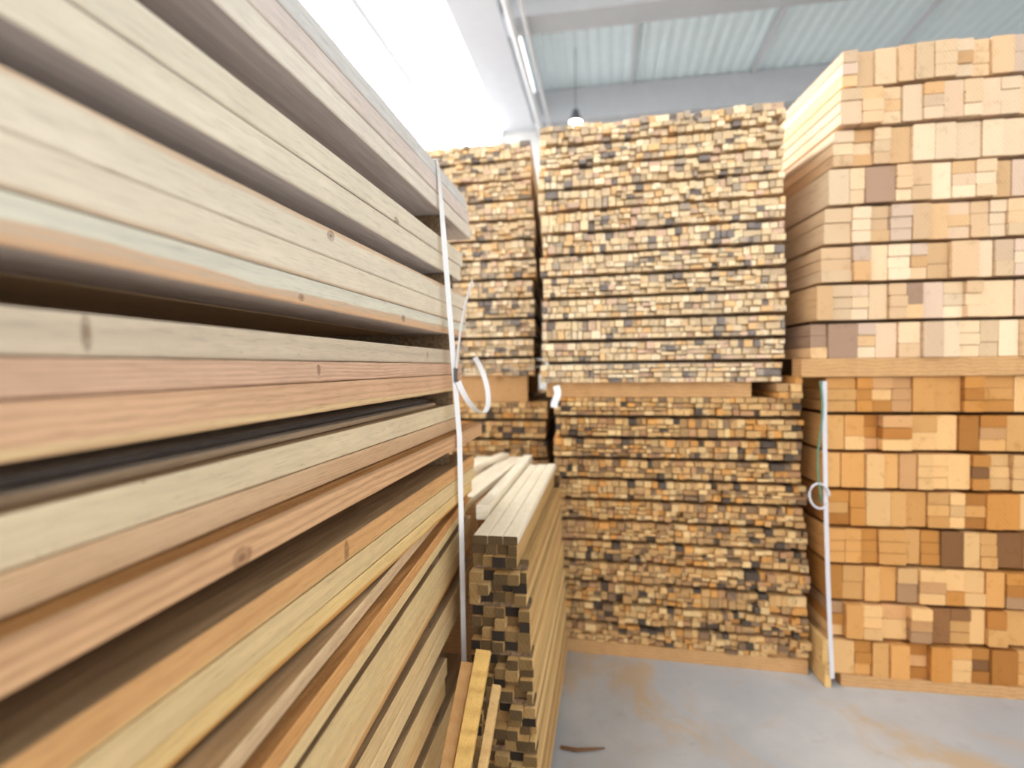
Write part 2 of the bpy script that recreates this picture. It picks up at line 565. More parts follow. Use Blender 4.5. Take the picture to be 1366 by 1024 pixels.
def long_board(name, xf, wid, y0, y1, z0, z1, mats, seed, ch=0.0025, bow=0.0012, skew=0.0):
    """a long sawn board along Y; xf is its visible face. slots: face, broad faces, ends"""
    org = Vector((xf, 0.0, z0))
    h = z1 - z0
    nseg = 44
    prof = [(0, ch, 0), (0, h * 0.33, 0), (0, h * 0.67, 0), (0, h - ch, 0), (-ch, h, 1), (-wid + ch, h, 1), (-wid, h - ch, 0), (-wid, ch, 0), (-wid + ch, 0, 1), (-ch, 0, 1)]
    m = len(prof)
    b = MB(org)
    vs = []
    for i in range(nseg + 1):
        y = y0 + (y1 - y0) * i / nseg
        bw = noise.noise(Vector((y * 0.9, seed * 7.1, 0))) * bow * 2
        for j, (dx, dz, _m) in enumerate(prof):
            nx = noise.noise(Vector((y * 6, j * 1.3 + seed * 3, seed))) * 0.0006
            nz = noise.noise(Vector((y * 5, j * 2.1, seed * 5 + 9))) * 0.0004
            if (j in (3, 4)) and seed % 3 < 1:      # a little wane here and there along the arris
                nx -= max(0, noise.noise(Vector((y * 3, seed, 4))) - 0.25) * 0.006
            vs.append((xf + dx + bw + nx + skew * (y - 1.25), y, z0 + dz + nz))
    fs, mi = [], []
    for i in range(nseg):
        for j in range(m):
            j2 = (j + 1) % m
            fs.append([i * m + j, i * m + j2, (i + 1) * m + j2, (i + 1) * m + j])
            mi.append(1 if j in (4, 8) else 0)
    fs += [list(range(m))[::-1], [nseg * m + j for j in range(m)]]
    mi += [2, 2]
    b.quads(vs, fs, mi)
    o = b.build(name, mats)
    return o


XF = -0.5
BOARDS = [
    # top y, bottom y, stand-out, far end, face material args, broad-face material, label
    ('A', 221, 238.5, 0.0, 2.00, dict(base=(212, 202, 196), grain=(176, 164, 158), rings=70, rs=0.3, speck=0.5), M_UNDER, 'pale grey board, topmost of the big board stack in front'),
    ('B', 239, 258.5, 0.0, 2.03, dict(base=(222, 196, 178), grain=(190, 154, 134), rings=60, rs=0.3, speck=0.5), M_UNDER, 'rough pinkish board directly beneath the grey topmost board'),
    ('C', 259, 279, 0.0, 2.06, dict(base=(232, 214, 188), grain=(208, 180, 146), rings=45, rs=0.3), M_UNDER, 'smooth pale board, lowest of the top three, just above the highest gap'),
    ('D', 313, 334.3, 0.0, 1.93, dict(base=(224, 202, 162), grain=(198, 168, 124), rings=55, rs=0.25, speck=0.25, knots=[(1.30, 0.004, .016, .008)]), M_UNDER, 'cream board just below the highest gap, upper of a pair'),
    ('E', 335, 357, 0.0, 1.90, dict(base=(226, 204, 164), grain=(204, 172, 128), rings=50, rs=0.25), M_UNDER, 'cream board, lower of the pair, above the second gap from the top'),
    ('F', 375, 398.4, 0.0, 1.97, dict(base=(224, 200, 160), grain=(200, 164, 120), rings=40, rs=0.2, speck=0.35, knots=[(0.97, .040, .014, .010)], band=((220, 176, 128), .046, .004, 1, .02)), M_UNDER, 'cream board just below the second gap, with a small knot at its top edge'),
    ('G', 399, 420, 0.0, 1.96, dict(base=(224, 198, 156), grain=(206, 168, 122), rings=40, rs=0.2, band=((214, 174, 128), .004, .005, -1, .008)), M_UNDER, 'plain cream board in the middle of three, between second and third gaps'),
    ('H', 420.5, 441, 0.0, 1.96, dict(base=(212, 196, 160), grain=(180, 164, 138), rings=48, rs=0.35, band=((216, 160, 106), .021, .0025, -1, .026), knots=[(0.863, .012, .010, .006), (1.336, .017, .014, .009)]), M_UNDER, 'board with a wavy orange stripe along its lower edge, above the third gap'),
    ('I', 463, 481.3, 0.0, 1.87, dict(base=(206, 184, 150), grain=(168, 144, 114), rings=36, rs=0.3, speck=0.5, knots=[(0.47, .024, .006, .020), (1.52, .02, .005, .012)]), M_ROUGH, 'greyish beige board just below the third gap at eye level'),
    ('J', 482, 497.4, 0.0, 1.90, dict(base=(214, 168, 128), grain=(178, 122, 82), rings=130, rs=0.65, knots=[(0.912, .020, .006, .011)]), M_ROUGH, 'pinkish ringed board with a dark oval knot, second below the third gap'),
    ('K', 498, 521, 0.0, 1.90, dict(base=(216, 166, 116), grain=(186, 126, 76), rings=75, rs=0.55, band=((226, 192, 136), .012, .004, -1, .012)), M_UNDER, 'peach ringed board with a pale lower edge, above the blackish gap'),
    ('L', 540, 560.4, 0.0, 1.84, dict(base=(218, 194, 148), grain=(188, 158, 112), rings=40, rs=0.2, speck=0.9), M_ROUGH, 'pale speckled board just below the blackish gap'),
    ('M', 561, 577.6, 0.0, 1.84, dict(base=(216, 172, 118), grain=(180, 128, 74), rings=240, rs=0.6, pale=(222, 182, 130)), M_ROUGH, 'peach board with fine straight grain under the pale speckled board'),
    ('N', 584.5, 606, 0.034, 2.05, dict(base=(212, 158, 98), grain=(172, 112, 56), rings=70, rs=0.7, knots=[(0.646, .012, .020, .014)], band=((160, 122, 80), .042, .003, 1, .006)), M_FUZZ, 'orange board jutting out with rough brown top and a curved knot'),
    ('O', 631, 650, 0.03, 1.93, dict(base=(212, 158, 100), grain=(184, 124, 68), rings=50, rs=0.35, knots=[(0.944, .016, .009, .022)], band=((224, 186, 124), .006, .004, -1, .008)), M_ROUGH, 'orange-tan board under the long dark gap with a brown knot'),
    ('P', 650.5, 671, 0.03, 1.93, dict(base=(220, 190, 138), grain=(192, 160, 110), rings=40, rs=0.2, speck=0.5), M_ROUGH, 'pale board with grey specks, second below the long dark gap'),
    ('Q', 671.4, 688, 0.03, 1.90, dict(base=(226, 192, 128), grain=(204, 162, 96), rings=40, rs=0.25, band=((206, 138, 62), .008, .004, -1, .014)), M_ROUGH, 'yellowish board with an orange stained lower edge near the bottom of the photo'),
    ('R', 687.5, 695.5, 0.006, 1.80, dict(base=(220, 188, 146), grain=(176, 140, 98), rings=60, rs=0.3, speck=0.6), M_ROUGH, 'thin pale board lying on the widest fibrous brown top'),
    ('S', 714.6, 726.5, 0.041, 2.00, dict(base=(212, 152, 88), grain=(178, 112, 56), rings=120, rs=0.5), M_FUZZ, 'narrow orange board jutting out with a wide fibrous brown top'),
    ('T', 727.2, 742, 0.041, 2.09, dict(base=(224, 192, 136), grain=(196, 160, 108), rings=50, rs=0.25, speck=0.3), M_ROUGH, 'pale narrow board under the jutting orange one with fibrous top'),
    ('U', 757, 778, 0.022, 2.11, dict(base=(224, 194, 138), grain=(196, 158, 104), rings=44, rs=0.25), M_ROUGH, 'pale board, upper of the pair below the knotty dark gap'),
    ('V', 778.6, 806, 0.022, 2.09, dict(base=(222, 188, 132), grain=(196, 154, 98), rings=40, rs=0.3, band=((206, 146, 84), .014, .004, -1, .01), speck=0.4), M_ROUGH, 'board with an orange lower edge, lower of the pair under the knotty gap'),
    ('W', 823, 846, 0.022, 2.12, dict(base=(220, 186, 132), grain=(188, 148, 96), rings=60, rs=0.3), M_ROUGH, 'tan board, upper of the third pair from the floor'),
    ('X', 846.6, 869, 0.022, 2.09, dict(base=(224, 192, 138), grain=(196, 156, 104), rings=42, rs=0.3), M_ROUGH, 'pale tan board, lower of the third pair from the floor'),
    ('Y', 890, 914, 0.02, 1.63, dict(base=(218, 184, 128), grain=(186, 146, 92), rings=50, rs=0.3), M_ROUGH, 'tan board, upper of the second pair from the floor'),
    ('Z', 914.6, 938, 0.02, 1.61, dict(base=(212, 170, 112), grain=(182, 134, 80), rings=42, rs=0.3), M_ROUGH, 'brownish tan board, lower of the second pair from the floor'),
    ('a', 960, 983, 0.02, 1.95, dict(base=(214, 176, 118), grain=(184, 142, 88), rings=50, rs=0.3), M_ROUGH, 'tan board, upper of the lowest pair of the near stack'),
    ('b', 983.6, 1006, 0.02, 1.93, dict(base=(208, 168, 110), grain=(180, 136, 84), rings=42, rs=0.3), M_ROUGH, 'tan board, lowest of all in the near stack'),
]
# boards lying a little askew in the stack: stand-out at y = 1.25, slope, bottom and top heights
ASKEW = {'R': (0.020, -0.075, 1.030, 1.058), 'S': (0.046, -0.075, 1.0012, 1.0288), 'T': (0.046, -0.075, 0.975, 1.0), 'U': (0.026, -0.065, 0.866, 0.9246),
         'V': (0.026, -0.065, 0.800, 0.8648), 'W': (0.020, -0.045, 0.7065, 0.753), 'X': (0.020, -0.045, 0.653, 0.7053), 'Y': (0.02, -0.03, None, None),
         'Z': (0.02, -0.03, None, None), 'a': (0.02, -0.02, None, None), 'b': (0.02, -0.02, None, None)}
inner = plain('inner_board', (214, 188, 152), 0.8, var=0.15)
ZS = {}
prev = None
for i, (key, ya, yb, p, yend, kw, broad, lab) in enumerate(BOARDS):
    z1, z0 = zz(ya, p), zz(yb, p)
    p, skew, za_, zb_ = ASKEW.get(key, (p, 0.0, None, None))
    if za_ is not None:
        z0, z1 = za_, zb_
    ZS[key] = (z0, z1)
    if prev is not None and prev - z1 < 0.004:
        z1 = prev - 0.0014
    kk = (0.3, 0.42, 0.46) if i < 8 else ((0.12, 0.17, 0.22) if i < 14 else (0.05, 0.08, 0.08))  # stronger lift on the upper boards paints in the glare washing over them
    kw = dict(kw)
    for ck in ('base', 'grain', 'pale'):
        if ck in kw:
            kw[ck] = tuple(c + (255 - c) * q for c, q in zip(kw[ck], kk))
    if 'band' in kw:
        kw['band'] = (tuple(c + (255 - c) * q * 0.6 for c, q in zip(kw['band'][0], kk)),) + kw['band'][1:]
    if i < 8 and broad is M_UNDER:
        broad = M_VEIL_UNDER
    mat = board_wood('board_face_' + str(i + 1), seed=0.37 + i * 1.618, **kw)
    end = board_wood('board_end_' + str(i + 1), base=kw['base'], grain=kw['grain'], rings=150, rs=0.4, seed=i * 0.7)
    o = long_board('long_board', XF + p, 0.14, 0.12 if skew else -1.0 - 0.1 * ((i * 7) % 5), yend, z0, z1, [mat, broad, end], i + 1, skew=skew)
    tag(o, lab, 'board', 'boards of the near stack')
    for cidx, (xa, wd) in enumerate(((XF + p - 0.15 + skew * 0.85, 0.27), (XF + p - 0.43 + skew * 0.85, 0.27))):
        bb = MB((xa - wd, 0, z0))
        bb.cell((xa - wd, -1.0, z0), (1, 0, 0), (0, 1, 0), wd, min(yend, 1.96) - 0.06 + 1.0 + 0.04 * ((i * 3 + cidx) % 4), z1 - z0, 0.5, 0.002)
        ob = bb.build('inner_board', [inner, M_END])
        tag(ob, 'wide board in the %s row down, %s inside the near stack' % (nth(i), 'second' if cidx == 0 else 'third'), 'board', 'boards inside the near stack')
    prev = z0
zs = ZS     # bottom, top
gaps = [('C', 'D', 'topmost gap'), ('E', 'F', 'second gap from the top'), ('H', 'I', 'third gap from the top'), ('K', 'L', 'blackish gap'), ('N', 'O', 'long dark gap'),
        ('Q', 'R', 'thinnest gap'), ('T', 'U', 'knotty gap'), ('V', 'W', 'gap over the third-lowest pair'), ('X', 'Y', 'gap over the second-lowest pair'),
        ('Z', 'a', 'gap over the lowest pair')]
for i, (a, c_, w) in enumerate(gaps):
    zt, zb = zs[a][0] - 0.0008, zs[c_][1] + 0.0008
    y = 1.705 + 0.012 * ((i * 5) % 4) if i < 5 else 1.54 - 0.008 * ((i * 5) % 3)
    xa = XF - 0.012 + 0.006 * ((i * 7) % 4)
    b = MB((-0.9, y, zb)); b.box(-1.2, xa, y, y + 0.055, zb, zt, 0.002)
    tag(b.build('spacer_block', M_STICK), 'squared wooden spacer in the %s, beside the white strap' % w, 'spacer', 'spacers of the near stack')
# thin boards set back in the blackish gap
zk = zs['L'][1]
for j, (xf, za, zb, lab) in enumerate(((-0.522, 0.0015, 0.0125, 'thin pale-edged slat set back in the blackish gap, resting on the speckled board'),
                                       (-0.545, 0.0145, 0.0245, 'thin dark slat set deeper in the blackish gap'))):
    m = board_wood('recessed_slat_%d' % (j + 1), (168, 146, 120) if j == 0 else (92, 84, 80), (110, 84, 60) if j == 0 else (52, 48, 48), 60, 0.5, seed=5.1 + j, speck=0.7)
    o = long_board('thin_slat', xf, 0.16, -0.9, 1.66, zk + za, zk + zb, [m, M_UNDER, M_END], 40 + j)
    tag(o, lab, 'board', 'slats in the blackish gap')
zbot = zs['b'][0] - 0.001
for j, (ya, yb, lab) in enumerate(((1.45, 1.6, 'squared bearer under the near end of the big board stack'), (0.1, 0.25, 'squared bearer under the middle of the big board stack'))):
    z = 0.0
    b = MB((-0.9, ya, 0)); b.box(-1.2, -0.52, ya, yb, 0, zbot, 0.004)
    tag(b.build('bearer', M_BEAR), lab, 'bearer')

# strap round the near stack
sx = XF + 0.0405
tS = thing('packing_strap', (sx, 1.7, 0.2), 'white plastic strap running down the near board stack with curled tails', 'strap')
ztop = zs['A'][1]


def strap_y(z):
    return 1.625 + (2.12 - z) * 0.058


path, turn = [(XF - 0.35, strap_y(ztop), ztop + 0.004), (XF - 0.02, strap_y(ztop), ztop + 0.004), (XF + 0.006, strap_y(ztop), ztop + 0.004)], [0, 0, 0]
for j in range(0, 13):
    z = ztop - 0.006 + (1.29 - ztop) * j / 12
    path.append((XF + 0.008 + 0.040 * j / 12, strap_y(z), z))
    turn.append(min(1, j / 3))
for j in range(1, 15):
    z = 1.25 + (0.06 - 1.25) * j / 14
    path.append((XF + 0.048 - 0.012 * j / 14, strap_y(z), z))
    turn.append(1)
b = MB(tS.location); b.strip(path, 0.019, 0.0012, lambda i: (0.6 * turn[i], 1 - 0.2 * turn[i], 0))
b.build('band', M_STRAP, tS)
zb = 1.478
bx = XF + 0.008 + 0.040 * (ztop - zb) / (ztop - 1.29) + 0.003
yb = strap_y(zb)
b = MB(tS.location); b.box(bx - 0.003, bx + 0.004, yb - 0.008, yb + 0.008, zb - 0.022, zb + 0.022, 0.001)
b.box(bx + 0.0045, bx + 0.006, yb - 0.010, yb + 0.010, zb - 0.020, zb - 0.012); b.box(bx + 0.0045, bx + 0.006, yb - 0.010, yb + 0.010, zb + 0.012, zb + 0.020)
o = b.build('buckle', M_METAL, tS); o['label'] = 'dark metal buckle'
# the curled lower tail
cy, cz, cr = yb + 0.128, zb - 0.012, 0.122
pts = []
for j in range(25):
    a = math.radians(184 + (398 - 184) * j / 24)
    rr = cr * (1.0 - 0.03 * j / 24)
    pts.append((bx + 0.008 + 0.05 * math.sin(PI * j / 24), cy + rr * math.cos(a) * 1.05, cz + rr * math.sin(a) * 0.95))
b = MB(tS.location); b.strip(pts, 0.017, 0.001, (1, 0.3, 0))
o = b.build('curled_tail', M_STRAP, tS); o['label'] = 'strap tail curled into an open ring'
# the raised upper tail
pts = []
for j in range(17):
    s = j / 16
    pts.append((bx + 0.004 + 0.03 * s, yb - 0.002 + 0.10 * s ** 2.6, zb + 0.02 + 0.30 * s - 0.02 * s * s))
b = MB(tS.location); b.strip(pts, 0.014, 0.0012, (0.12, 1.0, 0))
o = b.build('raised_tail', M_STRAP, tS); o['label'] = 'strap tail bending upward'

# ------------------------------------------------------------------ packs of laths and timbers
UP = Vector((0, 0, 1))
laths = []          # (area, visible, dict)


def lath_pack(pname, xl, yl, xr, yr, ztop, pitch, nlay, gap, length, dirx, rows, wmin, wmax, vis, shift=None):
    e = Vector((xr - xl, yr - yl, 0)); width = e.length; e.normalize()
    d = Vector((dirx, 1, 0)).normalized()
    hh = (pitch - gap) / rows
    for L in range(nlay):
        zb = ztop - (L + 1) * pitch + gap
        sh = (shift(L) if shift else 0.0) + random.uniform(-0.012, 0.012)
        count = [0] * 5
        seg0 = random.uniform(-0.008, 0.008)
        while seg0 < width - 0.02:
            seg1 = seg0 + random.uniform(0.10, 0.34)
            if width - seg1 < 0.08:
                seg1 = width
            nr = random.choices((rows - 1, rows, rows + 1), (0.06, 0.60, 0.34))[0]
            fr = [1 + random.uniform(-0.28, 0.28) for _ in range(nr)]
            tot, zc = sum(fr), 0.0
            for r in range(nr):
                hr = hh * rows * fr[r] / tot
                a = seg0
                while a < seg1 - 0.004:
                    w = random.uniform(wmin, wmax)
                    if random.random() < 0.15:
                        w *= 1.5
                    if seg1 - (a + w) < 0.018:
                        w = seg1 - a
                    jut = max(-0.028, min(0.028, random.gauss(0, 0.011)))
                    p = Vector((xl, yl, zb + zc)) + e * (a + sh) - d * jut
                    ww = w - random.uniform(0.002, 0.0045)
                    if r == nr - 1:
                        tl, hs = 0.0, hr - 0.0012
                    else:
                        tl = max(-0.035, min(0.035, random.gauss(0, 0.018)))
                        hs = hr - random.uniform(0.002, 0.007)
                    rise = abs(tl) * ww
                    hs = max(0.010, hs - rise)
                    e2 = e * math.cos(tl) + UP * math.sin(tl)
                    u2 = UP * math.cos(tl) - e * math.sin(tl)
                    if tl < 0:
                        p = p + UP * rise
                    else:
                        p = p + e * (math.sin(tl) * hs)
                    ww = max(0.008, ww - abs(tl) * hs)
                    t = random.random()
                    x = dict(p=p, e=e2, u=u2, d=d, w=ww, h=hs, l=length + jut, tone=t, pack=pname, layer=L, row=r, idx=count[r])
                    q = project(p + e * w / 2 + UP * hs / 2)
                    x['vis'] = bool(q and 4 < q[0] < W - 4 and vis(q))
                    x['area'] = ww * hs / (q[2] ** 2) if q else 0
                    laths.append(x)
                    count[r] += 1
                    a += w
                zc += hr
            seg0 = seg1
    return d, e


# upper and lower centre packs, and the packs behind and to their left
LEN = 1.5
CP = dict(pname='upper centre pack', xl=-0.335, yl=2.925, xr=0.835, yr=2.845, ztop=2.735, pitch=0.1115, nlay=12, gap=0.020, length=LEN, dirx=-0.07, rows=3, wmin=0.023, wmax=0.046, vis=lambda q: True)
lath_pack(**CP)
CL = dict(pname='lower centre pack', xl=-0.268, yl=2.925, xr=0.925, yr=2.865, ztop=1.338, pitch=0.1075, nlay=12, gap=0.020, length=LEN, dirx=-0.05, rows=3, wmin=0.023, wmax=0.046,
          vis=lambda q: q[0] > 752 or q[1] < 610, shift=lambda L: 0.003 * L)
lath_pack(**CL)
BU = dict(pname='upper rear pack', xl=-1.50, yl=3.33, xr=-0.42, yr=3.30, ztop=2.83, pitch=0.1165, nlay=12, gap=0.020, length=1.6, dirx=-0.065, rows=3, wmin=0.026, wmax=0.05, vis=lambda q: q[0] > 628)
lath_pack(**BU)
BL = dict(pname='lower rear pack', xl=-1.46, yl=3.33, xr=-0.355, yr=3.30, ztop=1.29, pitch=0.1165, nlay=10, gap=0.020, length=2.0, dirx=-0.03, rows=3, wmin=0.026, wmax=0.05, vis=lambda q: q[0] > 632 and q[1] < 606)
lath_pack(**BL)
order = sorted((x for x in laths if x['vis']), key=lambda x: -x['area'])[:300]
keep = {id(x) for x in order}
ROWW = {0: 'bottom row', 1: 'second row up', 2: 'third row up', 3: 'fourth row up'}


def word(t, table):
    for lim, w in table:
        if t < lim:
            return w


rest = MB()
for x in laths:
    if id(x) in keep:
        b = MB(x['p'])
        b.cell(x['p'], x['e'], x['d'], x['w'], x['l'], x['h'], x['tone'], 0.0015, up=x['u'])
        o = b.build('lath', [M_LATH_HAZE, M_LATH_HAZE_END] if x['pack'][0] == 'u' else [M_LATH, M_LATH_END])
        tag(o, '%s lath end, %s, %s from left, %s layer down in %s' % (word(x['tone'], LATH_WORD), ROWW[x['row']], nth(x['idx']), nth(x['layer']), x['pack']),
            'lath', 'laths in the ' + x['pack'])
    else:
        rest.cell(x['p'], x['e'], x['d'], x['w'], x['l'], x['h'], x['tone'], 0.0, up=x['u'])
        if x['pack'][0] == 'u':
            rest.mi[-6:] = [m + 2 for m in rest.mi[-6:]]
o = rest.build('laths', [M_LATH, M_LATH_END, M_LATH_HAZE, M_LATH_HAZE_END])
tag(o, 'remaining narrow laths filling the layered packs behind the pile', 'laths', kind='stuff')


def bars(cfg, where, nfrom=1):
    """thin spacer strips across a pack between its layers, front and back"""
    e = Vector((cfg['xr'] - cfg['xl'], cfg['yr'] - cfg['yl'], 0)); wd = e.length; e.normalize()
    d = Vector((cfg['dirx'], 1, 0)).normalized()
    for L in range(nfrom, cfg['nlay']):
        zb = cfg['ztop'] - L * cfg['pitch']
        p = Vector((cfg['xl'], cfg['yl'], zb + 0.0004)) + e * 0.03 + d * 0.09
        b = MB(p); b.cell(p, e, d, wd - 0.05, 0.05, cfg['gap'] - 0.0012, end_mat=0)
        tag(b.build('spacer_strip', M_STICK), 'dark thin spacer strip above the %s layer of the %s' % (nth(L), where), 'spacer', 'spacer strips in the ' + where)


def bearers(cfg, where, z0, z1, mats, fronts, inset=0.0, over=0.0):
    e = Vector((cfg['xr'] - cfg['xl'], cfg['yr'] - cfg['yl'], 0)); wd = e.length; e.normalize()
    d = Vector((cfg['dirx'], 1, 0)).normalized()
    for (s, dep, nm) in fronts:
        p = Vector((cfg['xl'], cfg['yl'], z0)) + e * inset + d * s
        b = MB(p); b.cell(p, e, d, wd - inset + over, dep, z1 - z0, 0.5, 0.003, end_mat=0)
        tag(b.build('bearer', mats), '%s squared timber bearer under the %s' % (nm, where), 'bearer')


for cfg in (CP, CL, BU, BL):
    bars(cfg, cfg['pname'])


def base_z(cfg):
    return cfg['ztop'] - cfg['nlay'] * cfg['pitch'] + cfg['gap'] - 0.001


bearers(CP, 'upper centre pack', CL['ztop'] + 0.001, base_z(CP), M_BEAR, ((0.03, 0.09, 'front brown'), (0.7, 0.09, 'middle brown'), (1.3, 0.09, 'rear brown')), 0.02, -0.14)
bearers(CL, 'lower centre pack', 0.0, base_z(CL), M_BEAR, ((-0.01, 0.12, 'front brown'), (0.7, 0.12, 'middle brown'), (1.3, 0.12, 'rear brown')), 0.02, 0.02)
bearers(BU, 'upper rear pack', BL['ztop'] + 0.001, base_z(BU), M_BEAR, ((0.02, 0.09, 'front brown'), (1.2, 0.09, 'back brown')), 0.0, -0.05)
bearers(BL, 'lower rear pack', 0.0, base_z(BL), M_BEAR, ((0.02, 0.1, 'front brown'), (1.2, 0.1, 'back brown')), 0.0, 0.0)

# right-hand packs of thick timbers
tims = []


def timber_pack(pname, xleft, yf, ztop, pitch, gap, nlay, length, dirx, width, slope=0.0):
    d = Vector((dirx, 1, 0)).normalized()
    e = Vector((1, slope, 0)).normalized()
    hh = pitch - gap
    for L in range(nlay):
        zb = ztop - (L + 1) * pitch + gap
        a, col = 0.0, 0
        x0 = xleft(L) + random.uniform(-0.006, 0.006)
        while a < width:
            w = random.uniform(0.062, 0.092)
            if random.random() < 0.12:
                w = random.uniform(0.1, 0.13)
            n_ = random.choices((1, 2, 3), (0.46, 0.16, 0.38))[0]
            cuts = {1: [0, 1], 2: [0, random.uniform(0.36, 0.62), 1], 3: [0, 0.33, 0.66, 1]}[n_]
            t0 = random.random()
            jut = max(-0.025, min(0.025, random.gauss(0, 0.010)))
            for j in range(n_):
                jj = jut + random.gauss(0, 0.003)
                p = Vector((x0, yf, zb + hh * cuts[j])) + e * a - d * jj
                h = hh * (cuts[j + 1] - cuts[j]) - random.uniform(0.001, 0.003)
                t = t0 if random.random() < 0.5 else (t0 + random.gauss(0, 0.18)) % 1.0
                q = project(p + e * w * 0.3 + UP * h / 2)
                tims.append(dict(p=p, e=e, d=d, w=w - random.uniform(0.001, 0.004), h=h, l=length + jj, tone=t, pack=pname, layer=L, col=col, j=j, n=n_, vis=bool(q and q[0] < W + 2), area=w * h / q[2] ** 2 if q else 0))
            a += w
            col += 1


timber_pack('upper right pack', lambda L: 1.050 - 0.0175 * L, 2.76, 2.895, 0.1735, 0.016, 8, 1.5, -0.11, 1.55)
timber_pack('lower right pack', lambda L: 0.990 + 0.004 * L, 2.78, 1.437, 0.1745, 0.016, 8, 1.5, -0.065, 1.55)
vis = sorted((x for x in tims if x['vis']), key=lambda x: -x['area'])[:300]
keep = {id(x) for x in vis}
rest = MB()
PL = {(1, 0): 'full-height', (2, 0): 'lower', (2, 1): 'upper', (3, 0): 'lowest', (3, 1): 'central', (3, 2): 'topmost'}
for x in tims:
    if id(x) in keep:
        b = MB(x['p'])
        b.cell(x['p'], x['e'], x['d'], x['w'], x['l'], x['h'], x['tone'], 0.003)
        o = b.build('timber', [M_TIM, M_TIM_END] if x['pack'][0] == 'u' else [M_TLOW, M_TLOW_END])
        tag(o, '%s %s timber end, %s column from left, %s layer down in %s' % (word(x['tone'], TIM_WORD), PL[(x['n'], x['j'])], nth(x['col']), nth(x['layer']), x['pack']),
            'timber', 'timbers in the ' + x['pack'])
    else:
        rest.cell(x['p'], x['e'], x['d'], x['w'], x['l'], x['h'], x['tone'], 0.0)
        if x['pack'][0] == 'l':
            rest.mi[-6:] = [m + 2 for m in rest.mi[-6:]]
o = rest.build('timbers', [M_TIM, M_TIM_END, M_TLOW, M_TLOW_END])
tag(o, 'remaining thick timbers of the two packs at the right edge', 'timbers', kind='stuff')
for (nm, zt, pitch, xl, wd, yf) in (('upper right pack', 2.895, 0.1735, lambda L: 1.05 - 0.0175 * L, 1.5, 2.76), ('lower right pack', 1.437, 0.1745, lambda L: 0.99 + 0.004 * L, 1.5, 2.78)):
    d = Vector((-0.11 if nm[0] == 'u' else -0.065, 1, 0)).normalized()
    for L in range(1, 8):
        p = Vector((xl(L) + 0.04, yf, zt - L * pitch + 0.0004)) + d * 0.12
        b = MB(p); b.cell(p, (1, 0, 0), d, wd - 0.06, 0.05, 0.0148, end_mat=0)
        tag(b.build('spacer_strip', M_STICK), 'dark thin spacer strip above the %s layer of the %s' % (nth(L), nm), 'spacer', 'spacer strips in the ' + nm)
    zb = zt - 8 * pitch + 0.015
    z0 = 1.438 if nm.startswith('upper') else 0.0
    for (s, dep, w) in ((-0.005, 0.1, 'front tan'), (0.7, 0.1, 'middle tan'), (1.35, 0.1, 'back tan')):
        p = Vector((xl(8) - (0.03 if nm[0] == 'u' and s < 0 else -0.04), yf, z0)) + d * s
        b = MB(p); b.cell(p, (1, 0, 0), d, 1.5, dep, zb - z0, 0.5, 0.003, end_mat=0)
        tag(b.build('bearer', M_BEAR), '%s squared timber bearer under the %s' % (w, nm), 'bearer')

# ------------------------------------------------------------------ the low pile of short laths
def pile_layer(z, rows, x0, x1, hh, L, y0, y1, first_row):
    for r in range(rows):
        a, i = x0, 0
        while a < x1 - 0.012:
            w = min(random.uniform(0.030, 0.044), x1 - a)
            if x1 - (a + w) < 0.014:
                w = x1 - a
            t = min(0.99, max(0.0, random.gauss(0.33, 0.24)))
            ya = y0 + random.uniform(-0.015, 0.03)
            p = Vector((a, ya, z + r * hh))
            b = MB(p); b.cell(p, (1, 0, 0), (0, 1, 0), w - 0.002, y1 - ya + random.uniform(-0.05, 0.02), hh - 0.0015, t, 0.0015)
            tag(b.build('short_lath', [M_PILE, M_PILE_END]), 'short lath, %s from left in %s row up of the narrow pile' % (nth(i), nth(first_row + r)), 'lath', 'laths of the narrow pile')
            a += w
            i += 1


z, row = 0.06, 0
b = MB((-0.3, 1.75, 0)); b.box(-0.41, -0.215, 1.72, 1.79, 0, 0.059, 0.002)
tag(b.build('bearer', M_BEAR), 'small squared bearer under the near end of the narrow pile', 'bearer')
b = MB((-0.3, 2.6, 0)); b.box(-0.41, -0.215, 2.6, 2.67, 0, 0.059, 0.002)
tag(b.build('bearer', M_BEAR), 'small squared bearer under the rear end of the narrow pile', 'bearer')
LAY = [(4, -0.412, -0.208), (4, -0.412, -0.212), (4, -0.41, -0.216), (4, -0.412, -0.222), (4, -0.41, -0.228), (3, -0.408, -0.236), (2, -0.402, -0.262)]
for L, (rows, xa, xb) in enumerate(LAY):
    pile_layer(z, rows, xa, xb, 0.0325, L, 1.60 + (0.0 if L > 4 else 0.02), 2.82, row)
    row += rows
    z += rows * 0.0325
    if L < len(LAY) - 1:
        b = MB((xa, 1.63, z)); b.box(xa + 0.005, xb - 0.004, 1.632, 1.675, z + 0.0005, z + 0.0165, 0.001)
        tag(b.build('spacer_strip', M_STICK), 'pale-ended spacer strip above the %s layer up of the narrow pile' % nth(L), 'spacer', 'spacers of the narrow pile')
        z += 0.0175
ZP = z
M_TOPLIT = board_wood('toplit_bright', (246, 236, 216), (222, 202, 166), 50, 0.3, seed=2.2, speck=0.2)  # overhead light put into this whitish wood for the topmost pieces
M_HONEY = board_wood('honey_edge', (222, 186, 126), (192, 146, 84), 50, 0.3, seed=4.2)
